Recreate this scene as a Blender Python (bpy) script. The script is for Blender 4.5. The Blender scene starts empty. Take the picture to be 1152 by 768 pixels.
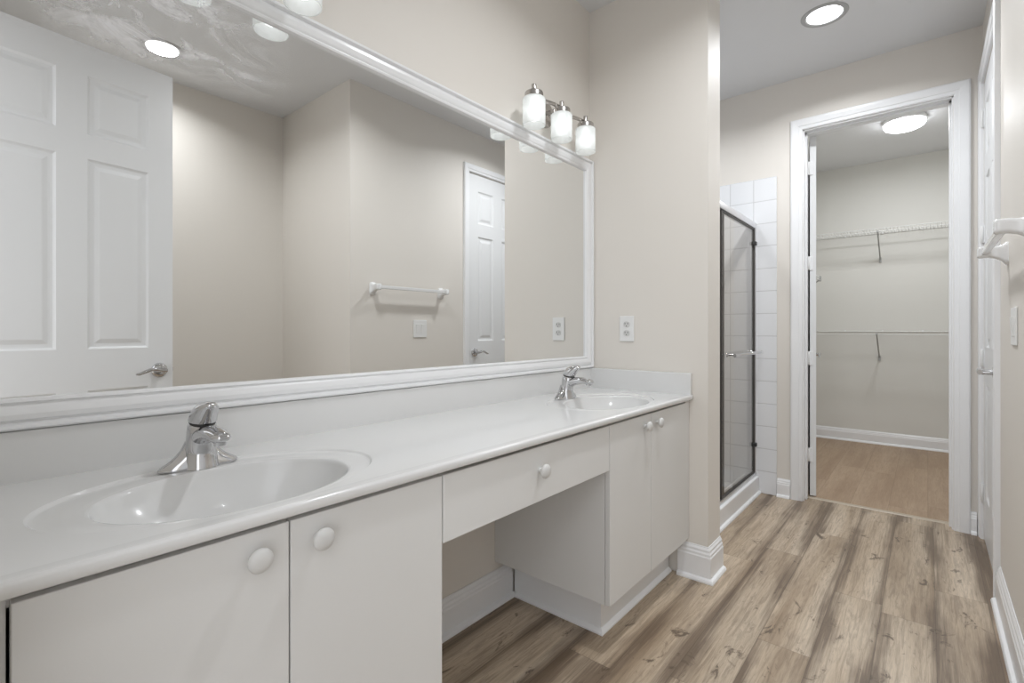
import bpy, bmesh, math, random
from mathutils import Vector, Matrix
random.seed(4)
PI = math.pi
C = bpy.context.scene.collection
sc = bpy.context.scene

# ------------------------------------------------------------------ camera
CAMX, CAMZ, YAW, F, HOR = 1.339, 1.10, 40.0, 557.3, 371.9
cd = bpy.data.cameras.new('camera'); cam = bpy.data.objects.new('camera', cd); C.objects.link(cam)
cam.location = (CAMX, 0, CAMZ)
cam.rotation_euler = (PI/2, 0, math.radians(YAW))
cd.sensor_width = 36; cd.lens = 36*F/1152
cd.shift_y = -(384-HOR)/1152
cd.clip_start = 0.02
sc.camera = cam

# ------------------------------------------------------------------ world, light levels, exposure
world = bpy.data.worlds.new('world'); sc.world = world; world.use_nodes = True
bg = world.node_tree.nodes['Background']
bg.inputs[0].default_value = (0.95, 0.97, 1.0, 1); bg.inputs[1].default_value = 1.9
BULB, CAN, CAN_ALCOVE, CLOSET, FILL_AISLE, FILL_SHOWER = 2.1, 11.5, 8.0, 13.0, 10.0, 4.5  # last two levels feed added fill lights with no visible source
sc.view_settings.view_transform = 'Standard'; sc.view_settings.look = 'None'
sc.view_settings.gamma = 1; sc.view_settings.use_curve_mapping = False
sc.view_settings.exposure = 0.0

# ------------------------------------------------------------------ materials
def new_mat(name):
    m = bpy.data.materials.new(name); m.use_nodes = True
    return m, m.node_tree, m.node_tree.nodes['Principled BSDF']
def mat(name, col, rough=0.5, metal=0.0, bump=0, bscale=200, spec=0.5, coat=0, var=0.02, vscale=3):
    m, nt, p = new_mat(name)
    p.inputs['Roughness'].default_value = rough; p.inputs['Metallic'].default_value = metal
    p.inputs['Specular IOR Level'].default_value = spec
    p.inputs['Coat Weight'].default_value = coat; p.inputs['Coat Roughness'].default_value = 0.08
    tc = nt.nodes.new('ShaderNodeTexCoord'); nz = nt.nodes.new('ShaderNodeTexNoise')
    nz.inputs['Scale'].default_value = vscale; nt.links.new(tc.outputs['Object'], nz.inputs['Vector'])
    mx = nt.nodes.new('ShaderNodeMix'); mx.data_type = 'RGBA'
    mx.inputs[6].default_value = (*[c*(1-var) for c in col], 1); mx.inputs[7].default_value = (*[min(1, c*(1+var)) for c in col], 1)
    nt.links.new(nz.outputs['Fac'], mx.inputs[0]); nt.links.new(mx.outputs[2], p.inputs['Base Color'])
    if bump:
        n2 = nt.nodes.new('ShaderNodeTexNoise'); n2.inputs['Scale'].default_value = bscale
        nt.links.new(tc.outputs['Object'], n2.inputs['Vector'])
        b = nt.nodes.new('ShaderNodeBump'); b.inputs['Strength'].default_value = bump; b.inputs['Distance'].default_value = 0.002
        nt.links.new(n2.outputs['Fac'], b.inputs['Height']); nt.links.new(b.outputs['Normal'], p.inputs['Normal'])
    return m
def emis(name, col, s):
    m, nt, p = new_mat(name)
    p.inputs['Base Color'].default_value = (0.9, 0.9, 0.9, 1)
    p.inputs['Emission Color'].default_value = (*col, 1); p.inputs['Emission Strength'].default_value = s
    return m

M = {}
M['wall'] = mat('beige wall paint', (0.775, 0.737, 0.684), 0.55, bump=0.15, bscale=350, var=0.01)
M['closet_wall'] = mat('closet wall paint', (0.74, 0.73, 0.69), 0.7, bump=0.15, bscale=350, var=0.01)
M['ceiling'] = mat('ceiling paint', (0.76, 0.765, 0.775), 0.9, bump=0.3, bscale=120, var=0.01)
M['trim'] = mat('white trim gloss paint', (0.87, 0.875, 0.885), 0.28, var=0.01)
M['door'] = mat('white door paint', (0.82, 0.825, 0.83), 0.38, bump=0.05, bscale=60, var=0.01)
M['cabinet'] = mat('white laminate', (0.74, 0.735, 0.72), 0.42, bump=0.03, bscale=300, var=0.012)
M['cab_dark'] = mat('shadowed carcass edge', (0.35, 0.33, 0.30), 0.7)
M['counter'] = mat('cultured marble', (0.765, 0.765, 0.76), 0.16, coat=0.3, var=0.012, vscale=6)
M['ceramic'] = mat('white glazed ceramic', (0.82, 0.82, 0.82), 0.12, coat=0.5)
M['plastic'] = mat('white plastic', (0.84, 0.84, 0.83), 0.35)
M['knob'] = mat('white knob', (0.66, 0.655, 0.64), 0.4)
M['dark'] = mat('black plastic', (0.03, 0.03, 0.03), 0.5)
M['chrome'] = mat('chrome', (0.62, 0.62, 0.63), 0.07, 1.0, var=0.0)
M['nickel'] = mat('brushed nickel', (0.52, 0.50, 0.48), 0.25, 1.0, var=0.03)
M['alum'] = mat('satin aluminium', (0.72, 0.72, 0.73), 0.28, 1.0)
M['bronze'] = mat('dark gasket', (0.07, 0.065, 0.06), 0.45, 0.3)
M['wire'] = mat('vinyl coated wire', (0.72, 0.72, 0.70), 0.4)
M['bulb'] = emis('lit bulb', (0.94, 0.97, 1.0), BULB)
M['lens'] = emis('lit lens', (0.97, 0.98, 1.0), 6.0)
M['dome'] = emis('lit closet dome', (0.94, 0.97, 1.0), CLOSET)

def shade_mat():
    m, nt, p = new_mat('frosted glass')
    out = nt.nodes['Material Output']
    p.inputs['Base Color'].default_value = (0.93, 0.95, 0.94, 1); p.inputs['Roughness'].default_value = 0.35
    tr = nt.nodes.new('ShaderNodeBsdfTranslucent'); tr.inputs[0].default_value = (0.97, 0.98, 0.97, 1)
    tp = nt.nodes.new('ShaderNodeBsdfTransparent'); tp.inputs[0].default_value = (0.97, 0.97, 0.97, 1)
    a = nt.nodes.new('ShaderNodeMixShader'); a.inputs[0].default_value = 0.5
    nt.links.new(p.outputs[0], a.inputs[1]); nt.links.new(tr.outputs[0], a.inputs[2])
    b = nt.nodes.new('ShaderNodeMixShader'); b.inputs[0].default_value = 0.36
    nt.links.new(a.outputs[0], b.inputs[1]); nt.links.new(tp.outputs[0], b.inputs[2])
    nt.links.new(b.outputs[0], out.inputs[0]); return m
M['shade'] = shade_mat()
def glass_mat():
    m, nt, p = new_mat('shower glass')
    out = nt.nodes['Material Output']
    g = nt.nodes.new('ShaderNodeBsdfGlossy'); g.inputs['Roughness'].default_value = 0.02
    tp = nt.nodes.new('ShaderNodeBsdfTransparent'); tp.inputs[0].default_value = (0.88, 0.862, 0.835, 1)
    fr = nt.nodes.new('ShaderNodeFresnel'); fr.inputs[0].default_value = 1.45
    ge = nt.nodes.new('ShaderNodeNewGeometry')
    ff = math_n(nt, 'MULTIPLY', fr.outputs[0], math_n(nt, 'SUBTRACT', 1.0, ge.outputs['Backfacing']))
    a = nt.nodes.new('ShaderNodeMixShader'); nt.links.new(ff, a.inputs[0])
    nt.links.new(tp.outputs[0], a.inputs[1]); nt.links.new(g.outputs[0], a.inputs[2])
    nt.links.new(a.outputs[0], out.inputs[0]); return m

def nd(nt, t, **kw):
    n = nt.nodes.new(t)
    for k, v in kw.items(): setattr(n, k, v)
    return n
def math_n(nt, op, a, b=None, clamp=False):
    n = nt.nodes.new('ShaderNodeMath'); n.operation = op; n.use_clamp = clamp
    for i, x in enumerate((a, b)):
        if x is None: continue
        if isinstance(x, (int, float)): n.inputs[i].default_value = x
        else: nt.links.new(x, n.inputs[i])
    return n.outputs[0]
def ramp(nt, x, stops):
    r = nt.nodes.new('ShaderNodeValToRGB'); e = r.color_ramp.elements
    while len(e) < len(stops): e.new(0.5)
    for i, (p, c) in enumerate(stops):
        e[i].position = p; e[i].color = (*c, 1) if len(c) == 3 else c
    nt.links.new(x, r.inputs[0]); return r.outputs[0]
def mixc(nt, f, a, b, mode='MIX'):
    n = nt.nodes.new('ShaderNodeMix'); n.data_type = 'RGBA'; n.blend_type = mode
    for i, x in ((0, f), (6, a), (7, b)):
        if isinstance(x, (int, float)): n.inputs[i].default_value = x
        elif isinstance(x, tuple): n.inputs[i].default_value = (*x, 1)
        else: nt.links.new(x, n.inputs[i])
    return n.outputs[2]

def mirror_mat():
    m, nt, p = new_mat('mirror silver')
    out = nt.nodes['Material Output']
    g = nt.nodes.new('ShaderNodeBsdfGlossy'); g.inputs['Roughness'].default_value = 0.0
    g.inputs[0].default_value = (0.87, 0.875, 0.87, 1)
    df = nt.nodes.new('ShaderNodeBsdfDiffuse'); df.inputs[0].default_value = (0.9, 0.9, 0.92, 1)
    tc = nt.nodes.new('ShaderNodeTexCoord'); sp = nt.nodes.new('ShaderNodeSeparateXYZ'); nt.links.new(tc.outputs['Object'], sp.inputs[0])
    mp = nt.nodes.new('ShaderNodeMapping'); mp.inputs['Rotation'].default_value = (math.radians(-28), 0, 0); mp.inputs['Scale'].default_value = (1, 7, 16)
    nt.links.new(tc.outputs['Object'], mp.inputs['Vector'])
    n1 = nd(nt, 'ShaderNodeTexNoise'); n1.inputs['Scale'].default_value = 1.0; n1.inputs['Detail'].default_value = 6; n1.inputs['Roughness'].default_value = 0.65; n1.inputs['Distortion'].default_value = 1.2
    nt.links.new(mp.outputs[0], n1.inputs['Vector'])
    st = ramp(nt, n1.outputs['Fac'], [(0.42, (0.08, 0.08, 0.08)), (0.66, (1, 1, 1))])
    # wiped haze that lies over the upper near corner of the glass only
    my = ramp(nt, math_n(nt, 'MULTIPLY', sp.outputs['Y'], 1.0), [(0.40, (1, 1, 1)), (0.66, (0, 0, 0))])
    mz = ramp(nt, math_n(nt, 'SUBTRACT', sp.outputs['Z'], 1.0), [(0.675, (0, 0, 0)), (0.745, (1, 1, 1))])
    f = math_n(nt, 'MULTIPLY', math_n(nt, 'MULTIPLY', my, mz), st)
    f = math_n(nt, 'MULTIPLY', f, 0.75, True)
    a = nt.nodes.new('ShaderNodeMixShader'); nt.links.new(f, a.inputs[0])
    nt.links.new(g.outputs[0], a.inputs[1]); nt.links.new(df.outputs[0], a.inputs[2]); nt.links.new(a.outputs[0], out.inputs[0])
    return m
M['glass'] = glass_mat()
M['mirror'] = mirror_mat()

def plank_mat(name, W, L, x0, tones, dark, streak, knots, rough, edge=False):
    """floor planks running along Y"""
    m, nt, p = new_mat(name)
    tc = nt.nodes.new('ShaderNodeTexCoord'); sp = nt.nodes.new('ShaderNodeSeparateXYZ'); nt.links.new(tc.outputs['Object'], sp.inputs[0])
    xs = math_n(nt, 'DIVIDE', math_n(nt, 'SUBTRACT', sp.outputs['X'], x0), W)
    col = math_n(nt, 'FLOOR', xs); fx = math_n(nt, 'FRACT', xs)
    wn = nd(nt, 'ShaderNodeTexWhiteNoise', noise_dimensions='1D'); nt.links.new(col, wn.inputs['W'])
    ys = math_n(nt, 'ADD', math_n(nt, 'DIVIDE', sp.outputs['Y'], L), math_n(nt, 'MULTIPLY', wn.outputs['Value'], 5.0))
    row = math_n(nt, 'FLOOR', ys); fy = math_n(nt, 'FRACT', ys)
    cmb = nt.nodes.new('ShaderNodeCombineXYZ'); nt.links.new(col, cmb.inputs[0]); nt.links.new(row, cmb.inputs[1])
    w2 = nd(nt, 'ShaderNodeTexWhiteNoise', noise_dimensions='3D'); nt.links.new(cmb.outputs[0], w2.inputs['Vector'])
    # per-plank shifted coordinates
    off = nd(nt, 'ShaderNodeVectorMath', operation='SCALE'); nt.links.new(w2.outputs['Color'], off.inputs[0]); off.inputs['Scale'].default_value = 20
    pos = nd(nt, 'ShaderNodeVectorMath', operation='ADD'); nt.links.new(tc.outputs['Object'], pos.inputs[0]); nt.links.new(off.outputs[0], pos.inputs[1])
    def noise(vec, sx, sy, det, rgh, dist=0.0):
        mp = nt.nodes.new('ShaderNodeMapping'); mp.inputs['Scale'].default_value = (sx, sy, 1); nt.links.new(vec, mp.inputs['Vector'])
        n = nt.nodes.new('ShaderNodeTexNoise'); n.inputs['Scale'].default_value = 1; n.inputs['Detail'].default_value = det
        n.inputs['Roughness'].default_value = rgh; n.inputs['Distortion'].default_value = dist
        nt.links.new(mp.outputs[0], n.inputs['Vector']); return n.outputs['Fac']
    broad = noise(pos.outputs[0], 9, 0.9, 3, 0.5, 0.4)
    grain = noise(pos.outputs[0], 70, 5, 8, 0.72, 1.2)
    fine = noise(pos.outputs[0], 260, 12, 4, 0.7, 0.5)
    blot = noise(pos.outputs[0], 15, 7.5, 8, 0.70, 1.0)
    base = ramp(nt, broad, [(0.28, tones[0]), (0.5, tones[1]), (0.70, tones[2])])
    base = mixc(nt, math_n(nt, 'MULTIPLY', ramp(nt, grain, [(0.38, (1, 1, 1)), (0.56, (0, 0, 0))]), 0.42), base, dark)
    base = mixc(nt, math_n(nt, 'MULTIPLY', ramp(nt, fine, [(0.35, (1, 1, 1)), (0.55, (0, 0, 0))]), 0.18), base, dark)
    # long dark streaks, ragged by the grain
    s = noise(pos.outputs[0], 8.5, 0.40, 3, 0.5, 0.6)
    if edge:
        # darker bands that follow the plank edges, wandering along the run and broken up by fine grain lines
        wob = noise(tc.outputs['Object'], 4.5, 1.3, 3, 0.55, 0.4)
        pl = noise(pos.outputs[0], 6.0, 0.7, 2, 0.5, 0.3)
        line = noise(pos.outputs[0], 95, 2.4, 5, 0.66, 0.3)
        band = math_n(nt, 'SUBTRACT', 1.0, math_n(nt, 'MULTIPLY', math_n(nt, 'MINIMUM', fx, math_n(nt, 'SUBTRACT', 1.0, fx)), 2.0))
        s = math_n(nt, 'ADD', math_n(nt, 'MULTIPLY', math_n(nt, 'SUBTRACT', band, 0.5), 0.28), 0.497)
        s = math_n(nt, 'ADD', s, math_n(nt, 'MULTIPLY', math_n(nt, 'SUBTRACT', wob, 0.5), 0.55))
        s = math_n(nt, 'ADD', s, math_n(nt, 'MULTIPLY', math_n(nt, 'SUBTRACT', pl, 0.5), 0.55))
        s = math_n(nt, 'ADD', s, math_n(nt, 'MULTIPLY', math_n(nt, 'SUBTRACT', line, 0.5), 0.42))
    s = math_n(nt, 'ADD', s, math_n(nt, 'MULTIPLY', math_n(nt, 'SUBTRACT', grain, 0.5), 0.30))
    base = mixc(nt, math_n(nt, 'MULTIPLY', ramp(nt, s, [(0.48, (0, 0, 0)), (0.64, (1, 1, 1))]), streak), base, dark)
    base = mixc(nt, math_n(nt, 'MULTIPLY', ramp(nt, blot, [(0.59, (0, 0, 0)), (0.66, (1, 1, 1))]), knots), base, tuple(c*0.7 for c in dark))
    tone = math_n(nt, 'ADD', math_n(nt, 'MULTIPLY', w2.outputs['Value'], 0.12), 0.94)
    tcx = nt.nodes.new('ShaderNodeCombineXYZ')
    for i in range(3): nt.links.new(tone, tcx.inputs[i])
    base = mixc(nt, 1.0, base, tcx.outputs[0], 'MULTIPLY')
    # seams
    ex = math_n(nt, 'MINIMUM', fx, math_n(nt, 'SUBTRACT', 1.0, fx)); ey = math_n(nt, 'MINIMUM', fy, math_n(nt, 'SUBTRACT', 1.0, fy))
    sx = math_n(nt, 'LESS_THAN', ex, 0.0012/W); sy = math_n(nt, 'LESS_THAN', ey, 0.0012/L)
    seam = math_n(nt, 'MAXIMUM', sx, sy)
    base = mixc(nt, math_n(nt, 'MULTIPLY', seam, 0.38), base, tuple(c*0.4 for c in dark))
    nt.links.new(base, p.inputs['Base Color'])
    p.inputs['Roughness'].default_value = rough
    b = nt.nodes.new('ShaderNodeBump'); b.inputs['Strength'].default_value = 0.15; b.inputs['Distance'].default_value = 0.001
    nt.links.new(grain, b.inputs['Height']); nt.links.new(b.outputs['Normal'], p.inputs['Normal'])
    return m
M['floor'] = plank_mat('rustic vinyl planks', 0.163, 1.22, 0.547, ((0.35, 0.262, 0.178), (0.51, 0.408, 0.300), (0.63, 0.525, 0.405)), (0.105, 0.068, 0.042), 0.80, 0.80, 0.38, True)
M['closet_floor'] = plank_mat('tan laminate planks', 0.19, 1.2, 0.2, ((0.34, 0.235, 0.155), (0.41, 0.295, 0.20), (0.46, 0.34, 0.24)), (0.25, 0.165, 0.10), 0.15, 0.10, 0.5)

def tile_mat():
    m, nt, p = new_mat('white wall tile')
    tc = nt.nodes.new('ShaderNodeTexCoord'); sp = nt.nodes.new('ShaderNodeSeparateXYZ'); nt.links.new(tc.outputs['Object'], sp.inputs[0])
    T = 0.152
    def edge(v, o):
        f = math_n(nt, 'FRACT', math_n(nt, 'ADD', math_n(nt, 'DIVIDE', v, T), o))
        return math_n(nt, 'MINIMUM', f, math_n(nt, 'SUBTRACT', 1.0, f))
    # x+y lets one material serve walls that face either way
    e = math_n(nt, 'MINIMUM', edge(math_n(nt, 'ADD', sp.outputs['X'], sp.outputs['Y']), 10.13), edge(sp.outputs['Z'], 10.0))
    g = ramp(nt, e, [(0.010, (0.62, 0.62, 0.63)), (0.022, (0.82, 0.83, 0.85))])
    nt.links.new(g, p.inputs['Base Color']); p.inputs['Roughness'].default_value = 0.15
    b = nt.nodes.new('ShaderNodeBump'); b.inputs['Strength'].default_value = 0.4; b.inputs['Distance'].default_value = 0.001
    r = ramp(nt, e, [(0.008, (0, 0, 0)), (0.03, (1, 1, 1))]); nt.links.new(r, b.inputs['Height']); nt.links.new(b.outputs['Normal'], p.inputs['Normal'])
    return m
M['tile'] = tile_mat()

# ------------------------------------------------------------------ helpers
def B(): return bmesh.new()
def obj(name, bm, m, parent=None, smooth=False, loc=(0, 0, 0), auto=None, recalc=True):
    me = bpy.data.meshes.new(name)
    bmesh.ops.remove_doubles(bm, verts=bm.verts, dist=1e-6)
    if recalc: bmesh.ops.recalc_face_normals(bm, faces=bm.faces)
    bm.to_mesh(me); bm.free()
    me.materials.append(m)
    if smooth or auto:
        for p in me.polygons: p.use_smooth = True
        if auto: me.set_sharp_from_angle(angle=math.radians(auto))
    o = bpy.data.objects.new(name, me); C.objects.link(o); o.location = loc
    if parent: o.parent = parent
    return o
def tag(o, label, cat, group=None):
    o['label'] = label; o['category'] = cat
    if group: o['group'] = group
    return o
def thing(name, label, cat, loc=(0, 0, 0), rz=0, group=None):
    o = bpy.data.objects.new(name, None); C.objects.link(o); o.location = loc; o.rotation_euler = (0, 0, rz)
    o.empty_display_size = 0.05
    return tag(o, label, cat, group)
def struct(o):
    o['kind'] = 'structure'; return o
def copy_tree(o, parent=None):
    c = o.copy(); C.objects.link(c)
    if parent: c.parent = parent
    for ch in [x for x in list(bpy.data.objects) if x.parent == o]: copy_tree(ch, c)
    return c
def box(bm, x0, x1, y0, y1, z0, z1, bev=0, seg=2):
    r = bmesh.ops.create_cube(bm, size=1)
    vs = r['verts']
    bmesh.ops.scale(bm, verts=vs, vec=(x1-x0, y1-y0, z1-z0))
    bmesh.ops.translate(bm, verts=vs, vec=((x0+x1)/2, (y0+y1)/2, (z0+z1)/2))
    if bev:
        es = list({e for v in vs for e in v.link_edges})
        bmesh.ops.bevel(bm, geom=es, offset=bev, segments=seg, profile=0.5, affect='EDGES')
    return bm
def lathe(bm, prof, n=32, mtx=None):
    """prof: (r, h) pairs revolved about Z"""
    rings = []
    for r, h in prof:
        if r < 1e-6: rings.append([bm.verts.new((0, 0, h))])
        else: rings.append([bm.verts.new((r*math.cos(2*PI*k/n), r*math.sin(2*PI*k/n), h)) for k in range(n)])
    for a, b in zip(rings, rings[1:]):
        for k in range(n):
            k2 = (k+1) % n
            if len(a) == 1 and len(b) == 1: continue
            if len(a) == 1: bm.faces.new((a[0], b[k2], b[k]))
            elif len(b) == 1: bm.faces.new((a[k], a[k2], b[0]))
            else: bm.faces.new((a[k], a[k2], b[k2], b[k]))
    if mtx is not None:
        bmesh.ops.transform(bm, matrix=mtx, verts=[v for r in rings for v in r])
    return bm
def loft(bm, secs, n=24, cap=True):
    """secs: (centre, u axis, v axis) elliptical sections"""
    rings = []
    for c, u, v in secs:
        c, u, v = Vector(c), Vector(u), Vector(v)
        rings.append([bm.verts.new(c + u*math.cos(2*PI*k/n) + v*math.sin(2*PI*k/n)) for k in range(n)])
    for a, b in zip(rings, rings[1:]):
        for k in range(n): bm.faces.new((a[k], a[(k+1) % n], b[(k+1) % n], b[k]))
    if cap:
        bm.faces.new(rings[0][::-1]); bm.faces.new(rings[-1])
    return bm
def tube(bm, pts, r, n=8):
    pts = [Vector(p) for p in pts]; secs = []
    ref = None
    for i, p in enumerate(pts):
        t = (pts[min(i+1, len(pts)-1)] - pts[max(i-1, 0)]).normalized()
        if ref is None: ref = Vector((0, 0, 1)) if abs(t.z) < 0.9 else Vector((1, 0, 0))
        u = t.cross(ref).normalized(); v = t.cross(u).normalized(); ref = -v if False else ref
        rr = r[i] if isinstance(r, (list, tuple)) else r
        secs.append((p, u*rr, v*rr))
    return loft(bm, secs, n)
def sweep(bm, path, nrm, prof, closed=False, flip=1):
    """profile of (offset, height) pairs swept along a mitred path; offset along flip*(tangent x nrm), height along nrm"""
    P = [Vector(p) for p in path]; N = Vector(nrm); k = len(P); rings = []
    for i in range(k):
        a = P[(i-1) % k] if (closed or i > 0) else None
        b = P[(i+1) % k] if (closed or i < k-1) else None
        t1 = (P[i]-a).normalized() if a is not None else None
        t2 = (b-P[i]).normalized() if b is not None else None
        s1 = t1.cross(N)*flip if t1 else None; s2 = t2.cross(N)*flip if t2 else None
        if s1 is None: mt = s2
        elif s2 is None: mt = s1
        else: mt = (s1+s2)/(1+s1.dot(s2))
        rings.append([bm.verts.new(P[i] + mt*o + N*h) for o, h in prof])
    m = len(prof)
    for i in range(k if closed else k-1):
        a, b = rings[i], rings[(i+1) % k]
        for j in range(m): bm.faces.new((a[j], a[(j+1) % m], b[(j+1) % m], b[j]))
    if not closed:
        bm.faces.new(rings[0]); bm.faces.new(rings[-1][::-1])
    return bm
RX90 = Matrix.Rotation(PI/2, 4, 'Y')     # lathe axis -> +X
def T(x, y, z): return Matrix.Translation((x, y, z))

# ------------------------------------------------------------------ dimensions (metres)
CEIL = 2.743
YE, YEB = 2.22, 2.382     # end wall beside the vanity: its two faces
XS = 0.60                 # free end of that wall
YB, YBT = 3.667, 3.79     # closet doorway wall
YC = 5.978                # back of closet
XR = 1.566                # right wall of the passage
YA = 1.795                # where that wall ends
XA = 2.50                 # alcove wall
YN = 0.02                 # near wall with the entry doorway
DH = 2.40                 # door height

# ------------------------------------------------------------------ room shell
def sbox(name, m, *a, label=None):
    bm = B(); box(bm, *a); o = obj(name, bm, m); struct(o); return o
sbox('floor', M['floor'], -0.12, XA+0.12, -1.2, YBT-0.02, -0.06, 0)
sbox('floor_closet', M['closet_floor'], 0.1, 1.95, YBT-0.02, YC+0.1, -0.06, 0)
sbox('ceiling', M['ceiling'], -0.62, XA+0.12, YN-0.12, YB+0.12, CEIL, CEIL+0.08)
sbox('ceiling_closet', M['ceiling'], 0.1, 1.95, YB+0.12, YC+0.1, CEIL, CEIL+0.08)
sbox('wall_left', M['wall'], -0.12, 0, YN-0.12, YEB, 0, CEIL)
sbox('wall_end', M['wall'], 0, XS, YE, YEB, 0, CEIL)
# closet doorway wall: left pier, right pier, head in one mesh
OX0, OX1, OZ = 0.721, 1.448, 2.397
bm = B(); box(bm, -0.62, OX0, YB, YBT-0.003, 0, CEIL); box(bm, OX1, XR+0.12, YB, YBT-0.003, 0, CEIL); box(bm, OX0, OX1, YB, YBT-0.003, OZ, CEIL)
struct(obj('wall_back', bm, M['wall']))
# right wall with the door opening
DY0, DY1 = 2.885, 3.60
bm = B(); box(bm, XR, XR+0.12, YA, DY0, 0, CEIL); box(bm, XR, XR+0.12, DY1, YB, 0, CEIL); box(bm, XR, XR+0.12, DY0, DY1, DH+0.005, CEIL)
struct(obj('wall_right', bm, M['wall']))
sbox('wall_alcove_end', M['wall'], XR+0.12, XA+0.12, YA, YA+0.12, 0, CEIL)
sbox('wall_alcove', M['wall'], XA, XA+0.12, YN-0.12, YA, 0, CEIL)
# near wall with entry doorway
EX0, EX1 = 0.742, 1.556
bm = B(); box(bm, 0, EX0, YN-0.12, YN, 0, CEIL); box(bm, EX1, XA, YN-0.12, YN, 0, CEIL); box(bm, EX0, EX1, YN-0.12, YN, DH+0.01, CEIL)
struct(obj('wall_near', bm, M['wall']))
# shower recess
sbox('wall_shower_left', M['tile'], -0.62, -0.50, YEB, YB, 0, CEIL)
sbox('wall_shower_near', M['tile'], -0.50, 0.0, YEB-0.06, YEB, 0, CEIL)
# closet walls
sbox('wall_closet_back', M['closet_wall'], 0.1, 1.95, YC, YC+0.1, 0, CEIL)
sbox('wall_closet_left', M['closet_wall'], 0.18, 0.30, YBT, YC, 0, CEIL)
sbox('wall_closet_shade_block', M['closet_wall'], 0.30, 0.585, YBT, 4.75, 0, CEIL)  # unseen block added behind the open door to keep the hinge gap dark
sbox('wall_closet_right', M['closet_wall'], 1.85, 1.95, YBT, YC, 0, CEIL)
bm = B(); box(bm, 0.30, OX0-0.002, YBT-0.003, YBT, 0, CEIL); box(bm, OX1+0.002, 1.85, YBT-0.003, YBT, 0, CEIL); box(bm, OX0-.002, OX1+.002, YBT-0.003, YBT, OZ+.002, CEIL)
struct(obj('wall_closet_front', bm, M['closet_wall']))
# tiled splash on the doorway wall in the shower, with its bullnose edge
bm = B(); box(bm, -0.50, 0.569, YB-0.010, YB, 0, 2.13, 0.003)
struct(obj('trim_1', bm, M['tile']))
# tile inside on the shower side of the end wall
bm = B(); box(bm, -0.499, 0.40, YEB, YEB+0.010, 0, 2.13); struct(obj('trim_2', bm, M['tile']))

# baseboards
def base_prof(h, t=0.016, shoe=True):
    p = [(0, 0)]
    if shoe: p += [(t+0.014, 0), (t+0.014, 0.006), (t+0.010, 0.014), (t, 0.019)]
    else: p += [(t, 0)]
    p += [(t, h*0.70), (t-0.003, h*0.74), (t-0.003, h*0.80), (t-0.007, h*0.85), (t-0.007, h*0.91), (t-0.012, h*0.97), (t-0.013, h), (0, h)]
    return p
def baseboard(name, path, h=0.14, flip=1, m='trim'):
    bm = B(); sweep(bm, [(x, y, 0) for x, y in path], (0, 0, 1), base_prof(h), flip=flip)
    return struct(obj(name, bm, M[m]))
e = 0.001
baseboard('baseboard_right', [(XR-e, DY0-0.085), (XR-e, YA-e), (XA-0.02, YA-e)], 0.15, flip=1)
baseboard('baseboard_alcove', [(XA-e, YN), (XA-e, YA-0.035)], 0.15, flip=-1)
baseboard('baseboard_left', [(e, 0.76), (e, 1.582)], 0.135)
baseboard('baseboard_end', [(0.470, YE-e), (XS+e, YE-e), (XS+e, YEB-0.004)], 0.15)
baseboard('baseboard_back', [(0.572, YB-e), (OX0-0.072, YB-e)], 0.12)
baseboard('baseboard_corner', [(OX1+0.070, YB-e), (XR-0.024, YB-e)], 0.12)
baseboard('baseboard_closet', [(0.301, 4.752), (0.301, YC-e), (1.849, YC-e), (1.849, YBT+.01)], 0.12)

# door casings (profile: offset from opening, height off the wall)
CAS = [(0, 0), (0, 0.010), (0.004, 0.013), (0.020, 0.014), (0.024, 0.018), (0.050, 0.021), (0.060, 0.021), (0.066, 0.017), (0.068, 0)]
def casing(name, pts, nrm, flip=1, prof=CAS):
    bm = B(); sweep(bm, pts, nrm, prof, flip=flip); return struct(obj(name, bm, M['trim']))
def sc_prof(w): return [(o*w/0.068, h) for o, h in CAS]
casing('trim_3', [(OX0-0.001, YB, 0), (OX0-0.001, YB, OZ+0.001), (OX1+0.001, YB, OZ+0.001), (OX1+0.001, YB, 0)], (0, -1, 0), flip=-1, prof=sc_prof(0.070))
casing('trim_4', [(XR, DY0-0.002, 0), (XR, DY0-0.002, DH+0.008), (XR, DY1+0.002, DH+0.008), (XR, DY1+0.002, 0)], (-1, 0, 0), flip=1, prof=[(o*0.062/0.068, h) for o, h in CAS])
casing('trim_5', [(EX0-0.002, YN, 0), (EX0-0.002, YN, DH+0.012), (EX1+0.010, YN, DH+0.012), (EX1+0.010, YN, 0)], (0, 1, 0), flip=1, prof=[(o, h*0.6) for o, h in CAS])
# jamb lining of the closet doorway with its stop, and the metal threshold strip
bm = B()
JT = 0.007
box(bm, OX0-0.001, OX0+JT, YB+0.0006, YBT+0.002, 0, OZ); box(bm, OX1-JT, OX1+0.001, YB+0.0006, YBT+0.002, 0, OZ); box(bm, OX0, OX1, YB+0.0006, YBT+0.002, OZ-JT, OZ+0.001)
box(bm, OX1-JT-0.010, OX1-JT, YB+0.045, YBT-0.040, 0, OZ-JT); box(bm, OX0+JT, OX1-JT, YB+0.045, YBT-0.040, OZ-JT-0.010, OZ-JT)
box(bm, OX0+JT, OX0+JT+0.008, YB+0.045, YBT-0.040, 0, OZ-JT)
struct(obj('trim_6', bm, M['trim']))
bm = B(); sweep(bm, [(OX0+JT, YBT-0.02, 0), (OX1-JT, YBT-0.02, 0)], (0, 0, 1), [(-0.020, 0), (-0.016, 0.004), (0, 0.006), (0.016, 0.004), (0.020, 0)])
struct(obj('trim_7', bm, mat('tan threshold strip', (0.45, 0.38, 0.29), 0.35)))

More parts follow.
